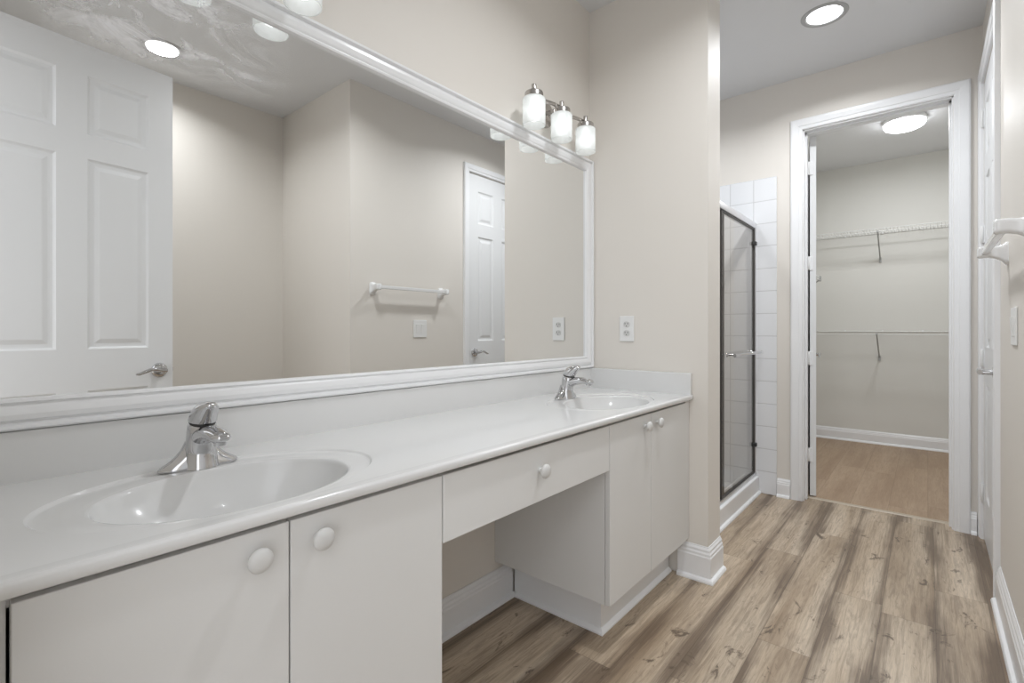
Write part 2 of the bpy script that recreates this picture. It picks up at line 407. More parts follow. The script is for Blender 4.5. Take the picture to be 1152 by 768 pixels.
# ------------------------------------------------------------------ doors
def door_leaf_bm(w, h=DH, t=0.035):
    """leaf in XZ plane: x 0..w, y 0..t, six raised panels on both faces"""
    bm = B()
    st, ms = 0.108, 0.110
    pw = (w-2*st-ms)/2
    xs = [0, st, st+pw, st+pw+ms, w-st, w]
    zs = [0, 0.24, 0.82, 1.01, 1.88, 1.99, 2.26, h]
    for side in (0, 1):
        y0 = 0 if side == 0 else t; s = 1 if side == 0 else -1
        for i in range(5):
            for j in range(7):
                xa, xb, za, zb = xs[i], xs[i+1], zs[j], zs[j+1]
                if i in (1, 3) and j in (1, 3, 5):
                    prev = None
                    for ins, dp in ((0, 0), (0.004, 0.0035), (0.010, 0.0075), (0.018, 0.0085), (0.026, 0.0085), (0.044, 0.0025), (0.047, 0.002)):
                        q = [bm.verts.new(v) for v in ((xa+ins, y0+s*dp, za+ins), (xb-ins, y0+s*dp, za+ins), (xb-ins, y0+s*dp, zb-ins), (xa+ins, y0+s*dp, zb-ins))]
                        if prev:
                            for k in range(4): bm.faces.new((prev[k], prev[(k+1) % 4], q[(k+1) % 4], q[k]))
                        prev = q
                    bm.faces.new(prev)
                else:
                    bm.faces.new([bm.verts.new(v) for v in ((xa, y0, za), (xb, y0, za), (xb, y0, zb), (xa, y0, zb))])
    for j in range(7):
        for x in (0, w): bm.faces.new([bm.verts.new(v) for v in ((x, 0, zs[j]), (x, t, zs[j]), (x, t, zs[j+1]), (x, 0, zs[j+1]))])
    for i in range(5):
        for z in (0, h): bm.faces.new([bm.verts.new(v) for v in ((xs[i], 0, z), (xs[i+1], 0, z), (xs[i+1], t, z), (xs[i], t, z))])
    return bm
def lever(parent, x, y, z, s, d):
    """rosette and wave lever on a leaf; s = -1 faces -y, +1 faces +y; d = +-1 lever direction along x"""
    mt = T(x, y, z) @ Matrix.Rotation(-s*PI/2, 4, 'X')
    bm = lathe(B(), [(0, 0), (0.036, 0), (0.037, 0.003), (0.034, 0.010), (0.022, 0.015), (0.012, 0.016), (0.011, 0.052), (0, 0.053)], 28, mt)
    k = obj('lever_handle', bm, M['chrome'], parent, auto=50)
    k['label'] = 'chrome lever handle with round rosette'
    yy = y+s*0.055
    pts = [(x-d*0.012, yy, z), (x+d*0.01, yy, z+0.002), (x+d*0.035, yy, z+0.008), (x+d*0.06, yy, z+0.006), (x+d*0.085, yy-s*0.004, z-0.004), (x+d*0.105, yy-s*0.006, z-0.012), (x+d*0.118, yy-s*0.004, z-0.012)]
    l = obj('lever', tube(B(), pts, [0.010, 0.011, 0.009, 0.0085, 0.008, 0.007, 0.004], 12), M['chrome'], k, auto=60)
def hinge_bm(x, y, z, h=0.09):
    bm = B()
    lathe(bm, [(0, 0), (0.004, 0.0), (0.0065, 0.003), (0.0065, h-0.003), (0.004, h), (0, h)], 12, T(x, y, z-h/2))
    return bm
# closet door, swung into the closet; hinge side at the left jamb
d1 = struct(thing('door_1', 'white panelled closet door swung open into the closet at the left jamb', 'door', (0.7445, YBT+0.006, 0.008), math.radians(101.5)))
# leaf local x along the swing, local y to the left
bm = door_leaf_bm(0.705, 2.375)
lf = obj('door_leaf', bm, M['door'], d1, loc=(0, -0.030, 0))
for z in (0.27, 0.91, 1.54, 2.17):
    h_ = obj('hinge', hinge_bm(-0.005, 0.012, z), M['plastic'], d1, auto=40)
    b_ = B(); box(b_, -0.006, 0.001, -0.012, 0.024, z-0.045, z+0.045, 0.001); obj('hinge_plate', b_, M['trim'], h_)
lever(d1, 0.645, -0.030, 0.91, -1, -1)
# door in the right wall, closed
d2 = struct(thing('door_2', 'white six-panel door with chrome lever in the right wall beside the closet', 'door', (XR+0.036, DY0+0.003, 0.006), PI/2))
w2 = DY1-DY0-0.006
obj('door_leaf', door_leaf_bm(w2, 2.392), M['door'], d2)
lever(d2, 0.065, 0.035, 0.915, 1, 1)
for z in (0.24, 0.95, 1.60, 2.21):
    hg = obj('hinge', hinge_bm(w2+0.002, 0.043, z, 0.09), M['plastic'], d2, auto=40)
    b_ = B(); box(b_, w2-0.028, w2+0.004, 0.034, 0.0375, z-0.045, z+0.045, 0.001); obj('hinge_plate', b_, M['trim'], hg)
# entry door, standing open beside the camera (seen in the mirror)
a8 = math.radians(90-7.9)
d3 = struct(thing('door_3', 'white six-panel entry door standing open, reflected in the mirror', 'door', (1.560, YN+0.012, 0.006), a8))
obj('door_leaf', door_leaf_bm(0.81, 2.40), M['door'], d3, loc=(0, -0.035, 0))
lever(d3, 0.81-0.062, 0.0, 0.895, 1, -1)
lever(d3, 0.81-0.062, -0.035, 0.895, -1, -1)
b_ = B(); box(b_, 0.8095, 0.8115, -0.029, -0.006, 0.865, 0.925); box(b_, 0.811, 0.817, -0.024, -0.011, 0.885, 0.905, 0.002); obj('latch', b_, M['nickel'], d3)
for z in (0.2, 0.85, 1.55, 2.2):
    hg = obj('hinge', hinge_bm(-0.006, 0.004, z), M['nickel'], d3, auto=40)

# ------------------------------------------------------------------ mirror
MY0, MY1, MZ0, MZ1 = 0.0215, YE-0.003, 0.912, 1.968
mr = thing('wall_mirror', 'large wall mirror in a ribbed white frame above the double vanity', 'mirror', (0.0, 0.0, 0.0))
FW = 0.060
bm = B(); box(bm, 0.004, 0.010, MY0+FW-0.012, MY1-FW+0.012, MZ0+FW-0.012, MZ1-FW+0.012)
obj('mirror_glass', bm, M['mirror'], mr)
bm = B()
prof = [(0, 0.010), (0.002, 0.020), (0.007, 0.022), (0.010, 0.018), (0.013, 0.018), (0.020, 0.024), (0.030, 0.027), (0.040, 0.025), (0.043, 0.020), (0.046, 0.020), (0.050, 0.029), (0.056, 0.030), (0.060, 0.025), (0.060, 0.001), (0, 0.001)]
i = FW
sweep(bm, [(0, MY0+i, MZ0+i), (0, MY1-i, MZ0+i), (0, MY1-i, MZ1-i), (0, MY0+i, MZ1-i)], (1, 0, 0), prof, closed=True, flip=1)
obj('mirror_frame', bm, M['trim'], mr, auto=25)

# ------------------------------------------------------------------ countertop with two moulded basins
CT, TH, XF, CY0, CY1 = 0.812, 0.019, 0.535, YN+0.002, YE-0.002
ct = thing('vanity_countertop', 'long white cultured marble vanity top with two moulded oval basins', 'countertop', (0, 0, 0))
SINKS = (0.385, 1.800)
LIP = 0.030     # raised front edge strip
def ss(t): t = max(0, min(1, t)); return t*t*(3-2*t)
def sink_patch(bm, yc):
    xc, ax, ay = 0.335, 0.152, 0.215
    rx, ra, rb = 0.309, 0.190, 0.288
    X0, X1, Y0, Y1 = 0.021, XF-LIP, yc-0.335, yc+0.335
    cx, cy = xc, yc
    angs = [2*PI*k/112 for k in range(112)] + [math.atan2(yy-cy, xx-cx) % (2*PI) for xx in (X0, X1) for yy in (Y0, Y1)]
    angs = sorted(angs)
    rings = []
    D = 0.128
    prof = []
    for t in (0.10, 0.2, 0.35, 0.5, 0.62, 0.72, 0.80, 0.86, 0.91, 0.95, 0.975, 0.99, 1.0):
        prof.append(('b', t, -0.0055 - D*(1-t**3.2)**0.85))
    prof += [('b', 1.012, -0.0035), ('b', 1.03, -0.0030)]
    for s_, z_ in ((0.15, -.0030), (0.3, -.0033), (0.5, -.0040), (0.7, -0.0048), (0.86, -0.0050), (0.90, -0.0046), (0.94, -0.0025), (0.975, -0.0006), (1.0, 0)):
        prof.append(('m', s_, z_))
    for kind, t, z in prof:
        ring = []
        for a in angs:
            c, s = math.cos(a), math.sin(a)
            bx, by = cx+ax*t*c, cy+ay*t*s
            if kind == 'm':
                b0 = (cx+ax*1.03*c, cy+ay*1.03*s)
                b1 = (rx+ra*c, cy+rb*s)
                x_, y_ = b0[0]*(1-t)+b1[0]*t, b0[1]*(1-t)+b1[1]*t
                x_ = max(X0+0.004, min(X1-0.004, x_)); bx, by = x_, y_
            ring.append(bm.verts.new((bx, by, CT+z)))
        rings.append(ring)
    # boundary on the rectangle
    ring = []
    for a in angs:
        c, s = math.cos(a), math.sin(a)
        k = min([(X1-cx)/c if c > 1e-9 else 1e9, (X0-cx)/c if c < -1e-9 else 1e9, (Y1-cy)/s if s > 1e-9 else 1e9, (Y0-cy)/s if s < -1e-9 else 1e9])
        ring.append(bm.verts.new((cx+c*k, cy+s*k, CT)))
    rings.append(ring)
    n = len(angs)
    for a, b in zip(rings, rings[1:]):
        for k in range(n): bm.faces.new((a[k], a[(k+1) % n], b[(k+1) % n], b[k]))
    bm.faces.new(rings[0][::-1])
    return Y0, Y1
bm = B()
edges = [CY0]
for yc in SINKS:
    a, b = sink_patch(bm, yc); edges += [a, b]
edges.append(CY1)
def quad(bm, pts): bm.faces.new([bm.verts.new(p) for p in pts])
X0, X1 = 0.021, XF-LIP
for a, b in ((edges[0], edges[1]), (edges[2], edges[3]), (edges[4], edges[5])):
    if b-a > 1e-4: quad(bm, ((X0, a, CT), (X1, a, CT), (X1, b, CT), (X0, b, CT)))
# front lip, rounded front edge, underside
pr = [(X1, CT), (X1+0.010, CT+0.0006), (X1+0.018, CT+0.0008), (XF-0.007, CT+0.0008), (XF-0.003, CT-0.0002), (XF-0.0008, CT-0.0022), (XF, CT-0.005), (XF, CT-TH+0.003), (XF-0.002, CT-TH), (XF-0.03, CT-TH)]
for (xa, za), (xb, zb) in zip(pr, pr[1:]): quad(bm, ((xa, CY0, za), (xb, CY0, zb), (xb, CY1, zb), (xa, CY1, za)))
bmesh.ops.remove_doubles(bm, verts=bm.verts, dist=1e-6)
bm.normal_update()
bmesh.ops.reverse_faces(bm, faces=[f for f in bm.faces if (f.normal.z < -0.02 and f.calc_center_median().z > CT-0.16 and f.calc_center_median().x < XF-0.031) or f.normal.x < -0.5 and f.calc_center_median().x > XF-0.01])
bt = obj('basin_top', bm, M['counter'], ct, auto=50, recalc=False)
for p_ in bt.data.polygons:
    if p_.normal.z > 0.99995: p_.use_smooth = False
# hidden underside shell
bm = B()
for y0_, y1_ in ((CY0, 0.16), (0.61, 1.575), (2.03, CY1)): box(bm, 0.021, XF-0.03, y0_, y1_, CT-TH, CT-0.008)
obj('underside', bm, M['counter'], ct)
BS = 0.910
bm = B(); box(bm, 0.001, 0.021, CY0, CY1, CT-TH, BS, 0.003); obj('backsplash', bm, M['counter'], ct)
bm = B(); box(bm, 0.018, XF-0.004, CY1-0.019, CY1, CT-0.008, BS, 0.003); obj('side_splash', bm, M['counter'], ct)
for yc in SINKS:
    bm = lathe(B(), [(0, 0.004), (0.012, 0.004), (0.014, 0.002), (0.019, 0.003), (0.022, 0)], 24, T(0.335, yc, CT-0.1335)); dr = obj('drain', bm, M['chrome'], ct, auto=40)
    dr['label'] = 'chrome drain'

# ------------------------------------------------------------------ faucets
def make_faucet(label, y):
    t = thing('bathroom_faucet', label, 'faucet', (0.128, y, CT-0.003), 0, 'single-handle chrome faucets')
    bm = B()
    # flared deck wings
    secs = []
    for z, x, rx, ry in ((0, 0.008, 0.026, 0.076), (0.004, 0.008, 0.0265, 0.0765), (0.010, 0.008, 0.025, 0.070), (0.018, 0.007, 0.023, 0.057), (0.028, 0.006, 0.022, 0.044), (0.040, 0.006, 0.021, 0.034), (0.056, 0.008, 0.021, 0.027)):
        secs.append(((x, 0, z), (rx, 0, 0), (0, ry, 0)))
    loft(bm, secs, 36)
    # column leaning forward, with its wide front apron
    secs = []
    for z, x, rx, ry in ((0.0005, 0.020, 0.028, 0.034), (0.012, 0.019, 0.0265, 0.032), (0.028, 0.017, 0.025, 0.030), (0.045, 0.017, 0.0245, 0.0285), (0.062, 0.019, 0.0255, 0.0280), (0.078, 0.022, 0.027, 0.0275), (0.092, 0.025, 0.0265, 0.0265), (0.096, 0.026, 0.022, 0.022)):
        secs.append(((x, 0, z), (rx, 0, -rx*0.22*min(1, z/0.08)), (0, ry, 0)))
    loft(bm, secs, 36)
    # spout
    path = [((0.010, 0.058), 0.022, 0.024), ((0.034, 0.069), 0.0195, 0.0235), ((0.058, 0.076), 0.017, 0.0235), ((0.082, 0.080), 0.0150, 0.0225), ((0.106, 0.080), 0.0135, 0.0215), ((0.126, 0.077), 0.012, 0.0195), ((0.138, 0.078), 0.009, 0.0155), ((0.144, 0.076), 0.004, 0.009)]
    secs = []
    for i_, ((x, z), rz, ry) in enumerate(path):
        a = path[max(i_-1, 0)][0]; b = path[min(i_+1, len(path)-1)][0]
        tx, tz = b[0]-a[0], b[1]-a[1]; L = math.hypot(tx, tz)
        secs.append(((x, 0, z), (-tz/L*rz, 0, tx/L*rz), (0, ry, 0)))
    loft(bm, secs, 28)
    obj('faucet_body', bm, M['chrome'], t, auto=60)
    bm = lathe(B(), [(0, 0), (0.0105, 0), (0.0115, 0.002), (0.0115, 0.014), (0, 0.014)], 24, T(0.124, 0, 0.0615)); obj('aerator', bm, M['chrome'], t, auto=40)
    secs = [((0.026, 0, z), (r, 0, -r*0.22), (0, r*0.99, 0)) for z, r in ((0.0945, 0.0245), (0.0965, 0.0252), (0.0985, 0.0245))]
    obj('joint_ring', loft(B(), secs, 28), M['dark'], t, auto=40)
    # hood-shaped handle: dome over the column that runs forward to a blunt lever tip
    bm = B(); secs = []
    for z, x, rx, ry in ((0.0985, 0.0265, 0.0240, 0.0250), (0.101, 0.027, 0.0268, 0.0268), (0.108, 0.031, 0.0285, 0.0262), (0.116, 0.036, 0.0315, 0.0256), (0.124, 0.042, 0.0340, 0.0240), (0.131, 0.047, 0.0340, 0.0212), (0.1365, 0.050, 0.0300, 0.0170), (0.1400, 0.052, 0.0220, 0.0115), (0.1415, 0.053, 0.0100, 0.0050), (0.1417, 0.053, 0.002, 0.001)):
        secs.append(((x, 0, z), (rx, 0, rx*(-0.22+0.34*min(1, (z-0.0985)/0.025))), (0, ry, 0)))
    loft(bm, secs, 32)
    obj('faucet_handle', bm, M['chrome'], t, auto=60)
    return t
make_faucet('chrome single-handle faucet behind the near basin, left end of the vanity', SINKS[0])
f2 = make_faucet('chrome single-handle faucet behind the far basin, by the outlet wall', SINKS[1]-0.005)

# ------------------------------------------------------------------ cabinets
CB, CTP, XD = 0.17, CT-TH-0.001, 0.520
KNOB = [(0.0055, 0), (0.0075, 0.001), (0.0065, 0.008), (0.008, 0.012), (0.016, 0.016), (0.0192, 0.020), (0.0195, 0.023), (0.017, 0.027), (0.010, 0.0295), (0, 0.0305)]
def knob(parent, y, z, x=0.0):
    bm = lathe(B(), KNOB, 28, T(x, y, z) @ RX90); k = obj('knob', bm, M['knob'], parent, auto=50)
    k['label'] = 'round white knob'; return k
def cab_door(parent, y0, y1, z0, z1, ky):
    bm = B(); box(bm, 0, 0.018, y0, y1, z0, z1, 0.0015)
    d = obj('cabinet_door', bm, M['cabinet'], parent, loc=(XD-0.018, 0, 0))
    knob(d, ky, 0.741, 0.018); return d
DT = CT-TH-0.012
def toe(bm, path, h):
    sweep(bm, [(x, y, 0) for x, y in path], (0, 0, 1), [(0, 0), (0.022, 0), (0.022, 0.006), (0.014, 0.014), (0.008, 0.018), (0.008, h), (0, h)])
# left sink cabinet
c1 = thing('vanity_cabinet', 'white two-door sink cabinet at the near left end of the vanity', 'cabinet', (0, 0, 0))
bm = B(); xc = XD-0.0195
box(bm, 0.001, xc, 0.030, 0.046, CB, CTP); box(bm, 0.001, xc, 0.722, 0.738, CB, CTP); box(bm, 0.001, xc, 0.046, 0.722, CB, CB+0.016)
box(bm, 0.001, 0.012, 0.046, 0.722, CB+.016, CT-0.15)
box(bm, xc-0.012, xc-0.002, 0.046, 0.722, CTP-0.022, CTP); obj('carcass', bm, M['cabinet'], c1)
bm = B(); box(bm, 0.02, 0.424, 0.03, 0.648, 0, CB); toe(bm, [(0.424, 0.03), (0.424, 0.648), (0.02, 0.648)][::1], CB-0.03); obj('toe_kick', bm, M['trim'], c1)
cab_door(c1, 0.067, 0.3955, CB, DT, 0.340); cab_door(c1, 0.3985, 0.737, CB, DT, 0.446)
bm = B(); box(bm, xc-0.016, xc, 0.030, 0.064, CB, CTP); obj('filler_strip', bm, M['cabinet'], c1)
# far sink cabinet
c2 = thing('vanity_cabinet', 'white two-door sink cabinet at the far end, against the outlet wall', 'cabinet', (0, 0, 0))
bm = B()
box(bm, 0.001, xc, 1.487, 1.503, CB, CTP); box(bm, 0.001, xc, 2.200, 2.216, CB, CTP); box(bm, 0.001, xc, 1.503, 2.200, CB, CB+0.016); box(bm, 0.001, 0.012, 1.503, 2.200, CB+.016, CT-0.15); box(bm, xc-0.012, xc-0.002, 1.503, 2.200, CTP-0.022, CTP)
obj('carcass', bm, M['cabinet'], c2)
bm = B(); box(bm, 0.02, 0.424, 1.590, 2.21, 0, CB-0.001); toe(bm, [(0.02, 1.597), (0.420, 1.597), (0.420, 2.205)], CB-0.001); obj('toe_kick', bm, M['trim'], c2)
cab_door(c2, 1.489, 1.8135, CB, DT, 1.752); cab_door(c2, 1.8165, 2.170, CB, DT, 1.858)
bm = B(); box(bm, xc-0.016, XD-0.003, 2.1735, 2.216, CB, CTP); obj('filler_strip', bm, M['cabinet'], c2)
# knee drawer
c3 = thing('knee_space_cabinet', 'wide white single-drawer unit bridging the open knee space', 'cabinet', (0, 0, 0))
bm = B(); box(bm, 0.16, xc, 0.742, 0.758, 0.645, CTP); box(bm, 0.16, xc, 1.468, 1.484, 0.645, CTP); box(bm, 0.14, 0.158, 0.742, 1.484, 0.645, CTP); box(bm, 0.158, xc, 0.758, 1.468, 0.650, 0.660)
obj('drawer_box', bm, M['cabinet'], c3)
bm = B(); box(bm, 0, 0.018, 0.7405, 1.4855, 0.630, DT, 0.0015); df = obj('drawer_front', bm, M['cabinet'], c3, loc=(XD-0.018, 0, 0))
knob(df, 1.094, 0.717, 0.018)

# ------------------------------------------------------------------ vanity light fixtures
def make_fixture(label, yc):
    t = thing('vanity_light', label, 'light fixture', (0, yc, 2.082), 0, 'three-shade vanity lights above the mirror')
    mt = RX90
    bm = lathe(B(), [(0, 0.001), (0.060, 0.001), (0.060, 0.010), (0.055, 0.018), (0.020, 0.021), (0, 0.021)], 40, mt)
    obj('wall_plate', bm, M['nickel'], t, auto=40)
    bm = B(); tube(bm, [(0.018, 0, 0), (0.06, 0, 0.0), (0.085, 0, 0)], 0.009, 12); lathe(bm, [(0, 0), (0.013, 0), (0.014, 0.003), (0.010, 0.008), (0, 0.009)], 16, T(0.018, 0.03, 0) @ mt)
    obj('arm', bm, M['nickel'], t, auto=40)
    # flat bar that bows between the sockets
    pts = [(0.100 if False else 0.088, -0.2+0.4*k/40, 0.004+0.012*abs(math.cos(PI*k/20))-0.006) for k in range(41)]
    secs = [(p, (0.004, 0, 0), (0, 0, 0.009)) for p in pts]
    bm = loft(B(), secs, 12); obj('crossbar', bm, M['nickel'], t, auto=40)
    for k in (-1, 0, 1):
        y = 0.2*k; x = 0.100
        bm = lathe(B(), [(0, 0.030), (0.009, 0.030), (0.010, 0.028), (0.010, 0.002), (0.012, 0.0), (0.036, -0.004), (0.038, -0.008), (0.038, -0.026), (0.034, -0.030), (0, -0.030)], 32, T(x, y, 0))
        so = obj('socket_cap', bm, M['nickel'], t, auto=40)
        zt, zb = -0.028, -0.140; R = 0.047
        bm = lathe(B(), [(0.030, zt), (R-0.004, zt), (R, zt-0.004), (R, zb), (R-0.003, zb), (R-0.003, zt-0.006), (0.030, zt-0.003), (0.030, zt)], 40, T(x, y, 0))
        obj('glass_shade', bm, M['shade'], t, auto=50)
        bm = lathe(B(), [(0, -0.030), (0.013, -0.032), (0.013, -0.058), (0.020, -0.070), (0.0265, -0.082), (0.028, -0.095), (0.025, -0.108), (0.017, -0.116), (0, -0.119)], 24, T(x, y, 0))
        obj('bulb', bm, M['bulb'], so, auto=60)
    return t
make_fixture('three-shade brushed nickel vanity light at the far end, beside the end wall', 1.817)
make_fixture('vanity light above the near basin, only one shade showing at the top edge', 0.434)

# ------------------------------------------------------------------ recessed lights and closet dome
def can(label, x, y, power):
    t = thing('recessed_light', label, 'ceiling light', (x, y, CEIL), 0, 'round recessed ceiling lights')
    bm = lathe(B(), [(0.080, 0.0005), (0.080, -0.002), (0.086, -0.006), (0.104, -0.004), (0.107, -0.0005), (0.080, 0.0005)], 48); obj('trim_ring', bm, M['nickel'] if False else M['ring'], t, auto=40)
    bm = lathe(B(), [(0, -0.002), (0.080, -0.001), (0.080, -0.0004), (0, -0.0004)], 40); obj('lens', bm, M['lens'], t)
    ld = bpy.data.lights.new('downlight', 'AREA'); ld.shape = 'DISK'; ld.size = 0.15; ld.energy = power; ld.color = (0.94, 0.97, 1.0); ld.spread = math.radians(150)
    lo = bpy.data.objects.new('downlight', ld); C.objects.link(lo); lo.parent = t; lo.location = (0, 0, -0.010)
M['ring'] = mat('light trim ring', (0.42, 0.42, 0.42), 0.35)
can('round recessed ceiling light in front of the closet doorway', 0.927, 3.02, CAN)
can('round recessed ceiling light over the alcove, seen only in the mirror', 2.09, 0.90, CAN_ALCOVE)
can('added fill light over the aisle in front of the vanity, out of view', 0.92, 1.50, FILL_AISLE)  # added fill, out of frame, to even out the room's brightness
can('added fill light over the shower, out of view', -0.05, 3.02, FILL_SHOWER)  # invented lamp, unseen, brightens the shower and passage
cl = thing('closet_light', 'round white flush-mount light on the closet ceiling', 'ceiling light', (1.20, 4.90, CEIL))
bm = lathe(B(), [(0, -0.001), (0.132, -0.001), (0.136, -0.006), (0.136, -0.030), (0.131, -0.034), (0, -0.032)], 48); obj('light_base', bm, M['plastic'], cl, auto=40)
bm = lathe(B(), [(0.131, -0.034), (0.132, -0.045), (0.122, -0.062), (0.098, -0.074), (0.062, -0.082), (0.02, -0.085), (0, -0.085)], 48); obj('dome', bm, M['dome'], cl, smooth=True)
ld = bpy.data.lights.new('dome_lamp', 'AREA'); ld.shape = 'DISK'; ld.size = 0.22; ld.energy = 13.0; ld.color = (0.95, 0.97, 1.0)
lo = bpy.data.objects.new('dome_lamp', ld); C.objects.link(lo); lo.parent = cl; lo.location = (0, 0, -0.088)
bm = lathe(B(), [(0, -0.0005), (0.009, -0.001), (0.009, -0.004), (0.006, -0.010), (0.004, -0.022), (0, -0.023)], 14); tag(obj('sprinkler_head', bm, M['alum'], loc=(0.82, 4.42, CEIL), auto=40), 'tiny ceiling stub left of the closet light', 'sprinkler')

# ------------------------------------------------------------------ outlet, switch
def outlet():
    t = thing('wall_outlet', 'white duplex outlet on the beige wall right of the mirror', 'outlet', (0.212, YE, 1.110))
    bm = B(); box(bm, -0.038, 0.038, -0.006, -0.0005, -0.062, 0.062, 0.002); obj('cover_plate', bm, M['plastic'], t)
    for s in (-1, 1):
        bm = B()
        n = 28; vs = []
        for k in range(n):
            a = 2*PI*k/n; vs.append((max(-0.0165, min(0.0165, 0.0185*math.cos(a))), 0.0155*math.sin(a)*0.95))
        lo = [bm.verts.new((x, -0.006, s*0.0215+z)) for x, z in vs]; hi = [bm.verts.new((x*0.96, -0.0085, s*0.0215+z*0.96)) for x, z in vs]
        for k in range(n): bm.faces.new((lo[k], lo[(k+1) % n], hi[(k+1) % n], hi[k]))
        bm.faces.new(hi); r = obj('receptacle', bm, M['knob'], t)
        bm = B(); box(bm, -0.0085, -0.006, -0.0091, -0.0083, s*0.0215-0.001, s*0.0215+0.008); box(bm, 0.006, 0.0085, -0.0091, -0.0083, s*0.0215-0.001, s*0.0215+0.008)
        lathe(bm, [(0, 0), (0.0026, 0), (0.0026, 0.0008), (0, 0.0008)], 12, T(0, -0.0083, s*0.0215-0.008) @ Matrix.Rotation(PI/2, 4, 'X'))
        obj('slots', bm, M['dark'], r)
    bm = lathe(B(), [(0, 0), (0.003, 0), (0.003, 0.001), (0, 0.0012)], 12, T(0, -0.006, 0) @ Matrix.Rotation(PI/2, 4, 'X')); obj('screw', bm, M['plastic'], t)
outlet()
sw = thing('light_switch', 'white two-gang rocker switch on the right wall under the towel bar', 'switch', (XR, 2.375, 1.115))
bm = B(); box(bm, -0.006, -0.0005, -0.062, 0.062, -0.064, 0.064, 0.002); obj('cover_plate', bm, M['plastic'], sw)
for s in (-1, 1):
    bm = B(); box(bm, -0.0075, -0.005, s*0.025-0.0165, s*0.025+0.0165, -0.0335, 0.0335, 0.0008)
    bm2 = bm; vs = [bm2.verts.new(p) for p in ((-0.0072, s*0.025-0.015, -0.031), (-0.0072, s*0.025+0.015, -0.031), (-0.0105, s*0.025+0.015, 0.031), (-0.0105, s*0.025-0.015, 0.031), (-0.0072, s*0.025-0.015, 0.031), (-0.0072, s*0.025+0.015, 0.031))]
    bm2.faces.new(vs[:4]); bm2.faces.new((vs[3], vs[2], vs[5], vs[4])); bm2.faces.new((vs[0], vs[3], vs[4])); bm2.faces.new((vs[1], vs[5], vs[2]))
    obj('rocker', bm, M['plastic'], sw)

# ------------------------------------------------------------------ towel bar (ceramic posts, square bar)
tb = thing('towel_bar', 'white ceramic towel bar on the right wall, above the light switch', 'towel bar', (XR, 2.272, 1.385))
for s in (-1, 1):
    bm = B(); secs = []
    # square-ish ceramic post flaring onto the wall
    for x, hy, hz in ((0.0, 0.028, 0.042), (-0.005, 0.028, 0.042), (-0.009, 0.025, 0.038), (-0.018, 0.018, 0.028), (-0.034, 0.0155, 0.022), (-0.052, 0.0165, 0.021), (-0.070, 0.018, 0.021), (-0.078, 0.018, 0.021), (-0.083, 0.014, 0.017)):
        zc = 0.010*min(1, -x/0.05)
        r = []
        for k in range(28):
            a = 2*PI*k/28; ca, sa = math.cos(a), math.sin(a)
            q = (abs(ca)**5+abs(sa)**5)**(-1/5)
            r.append(bm.verts.new((x, s*0.305+hy*ca*q, zc+hz*sa*q)))
        secs.append(r)
    for a, b in zip(secs, secs[1:]):
        for k in range(28): bm.faces.new((a[k], a[(k+1) % 28], b[(k+1) % 28], b[k]))
    bm.faces.new(secs[0]); bm.faces.new(secs[-1][::-1])
    obj('post', bm, M['ceramic'], tb, auto=50)
bm = B(); box(bm, -0.072, -0.052, -0.290, 0.290, -0.001, 0.021, 0.003); obj('bar', bm, M['ceramic'], tb)

# ------------------------------------------------------------------ shower
sp = thing('shower_pan', 'white shower pan with raised curb below the glass doors', 'shower base', (0, 0, 0))
bm = B(); box(bm, 0.365, 0.462, YEB+0.0105, YB-0.0105, 0, 0.115, 0.008, 3); sweep(bm, [(0.462, YEB+0.011, 0), (0.462, YB-0.011, 0)], (0, 0, 1), [(0, 0), (0.014, 0), (0.014, 0.006), (0.010, 0.014), (0, 0.019)])
obj('curb', bm, M['trim'], sp)
bm = B(); box(bm, -0.498, 0.366, YEB+0.0105, YB-0.0105, 0, 0.035, 0.004); obj('pan_floor', bm, M['ceramic'], sp)
ed = thing('shower_enclosure', 'framed sliding glass shower doors with a silver header', 'shower door', (0, 0, 0))
y0, y1, zt_ = YEB+0.0105, YB-0.0105, 1.845
bm = B(); sweep(bm, [(0.418, y0, zt_-0.05), (0.418, y1, zt_-0.05)], (0, 0, 1), [(-0.022, 0), (-0.026, 0.006), (-0.026, 0.034), (-0.020, 0.046), (-0.006, 0.052), (0.010, 0.050), (0.024, 0.040), (0.028, 0.026), (0.028, 0.006), (0.024, 0)]); obj('header', bm, M['alum'], ed, auto=30)
bm = B(); box(bm, 0.392, 0.446, y0, y1, 0.1152, 0.128, 0.002); box(bm, 0.440, 0.446, y0, y1, 0.128, 0.140, 0.001); obj('sill_track', bm, M['alum'], ed)
for a_, b_y in ((y0, y0+0.018), (y1-0.018, y1)):
    bm = B(); box(bm, 0.394, 0.444, a_, b_y, 0.128, zt_-0.05, 0.002); obj('wall_jamb', bm, M['alum'], ed)
def panel(x, ya, yb, label):
    z0_, z1_ = 0.136, zt_-0.052
    bm = B(); box(bm, x-0.003, x+0.003, ya+0.004, yb-0.004, z0_+0.005, z1_-0.005)
    g = obj('glass_panel', bm, M['glass'], ed); g['label'] = label
    for p_, q_ in ((ya, ya+0.012), (yb-0.012, yb)):
        bm = B(); box(bm, x-0.009, x+0.009, p_, q_, z0_, z1_, 0.002); obj('stile', bm, M['bronze'], g)
    for p_, q_ in ((z0_, z0_+0.012), (z1_-0.010, z1_)):
        bm = B(); box(bm, x-0.008, x+0.008, ya+0.012, yb-0.012, p_, q_, 0.002); obj('rail', bm, M['bronze'], g)
    return g
ym = (y0+y1)/2
g1 = panel(0.431, 2.93, y1-0.020, 'outer sliding panel, slightly tinted glass')
g2 = panel(0.406, y0+0.020, 3.06, 'inner sliding panel, slightly tinted glass')
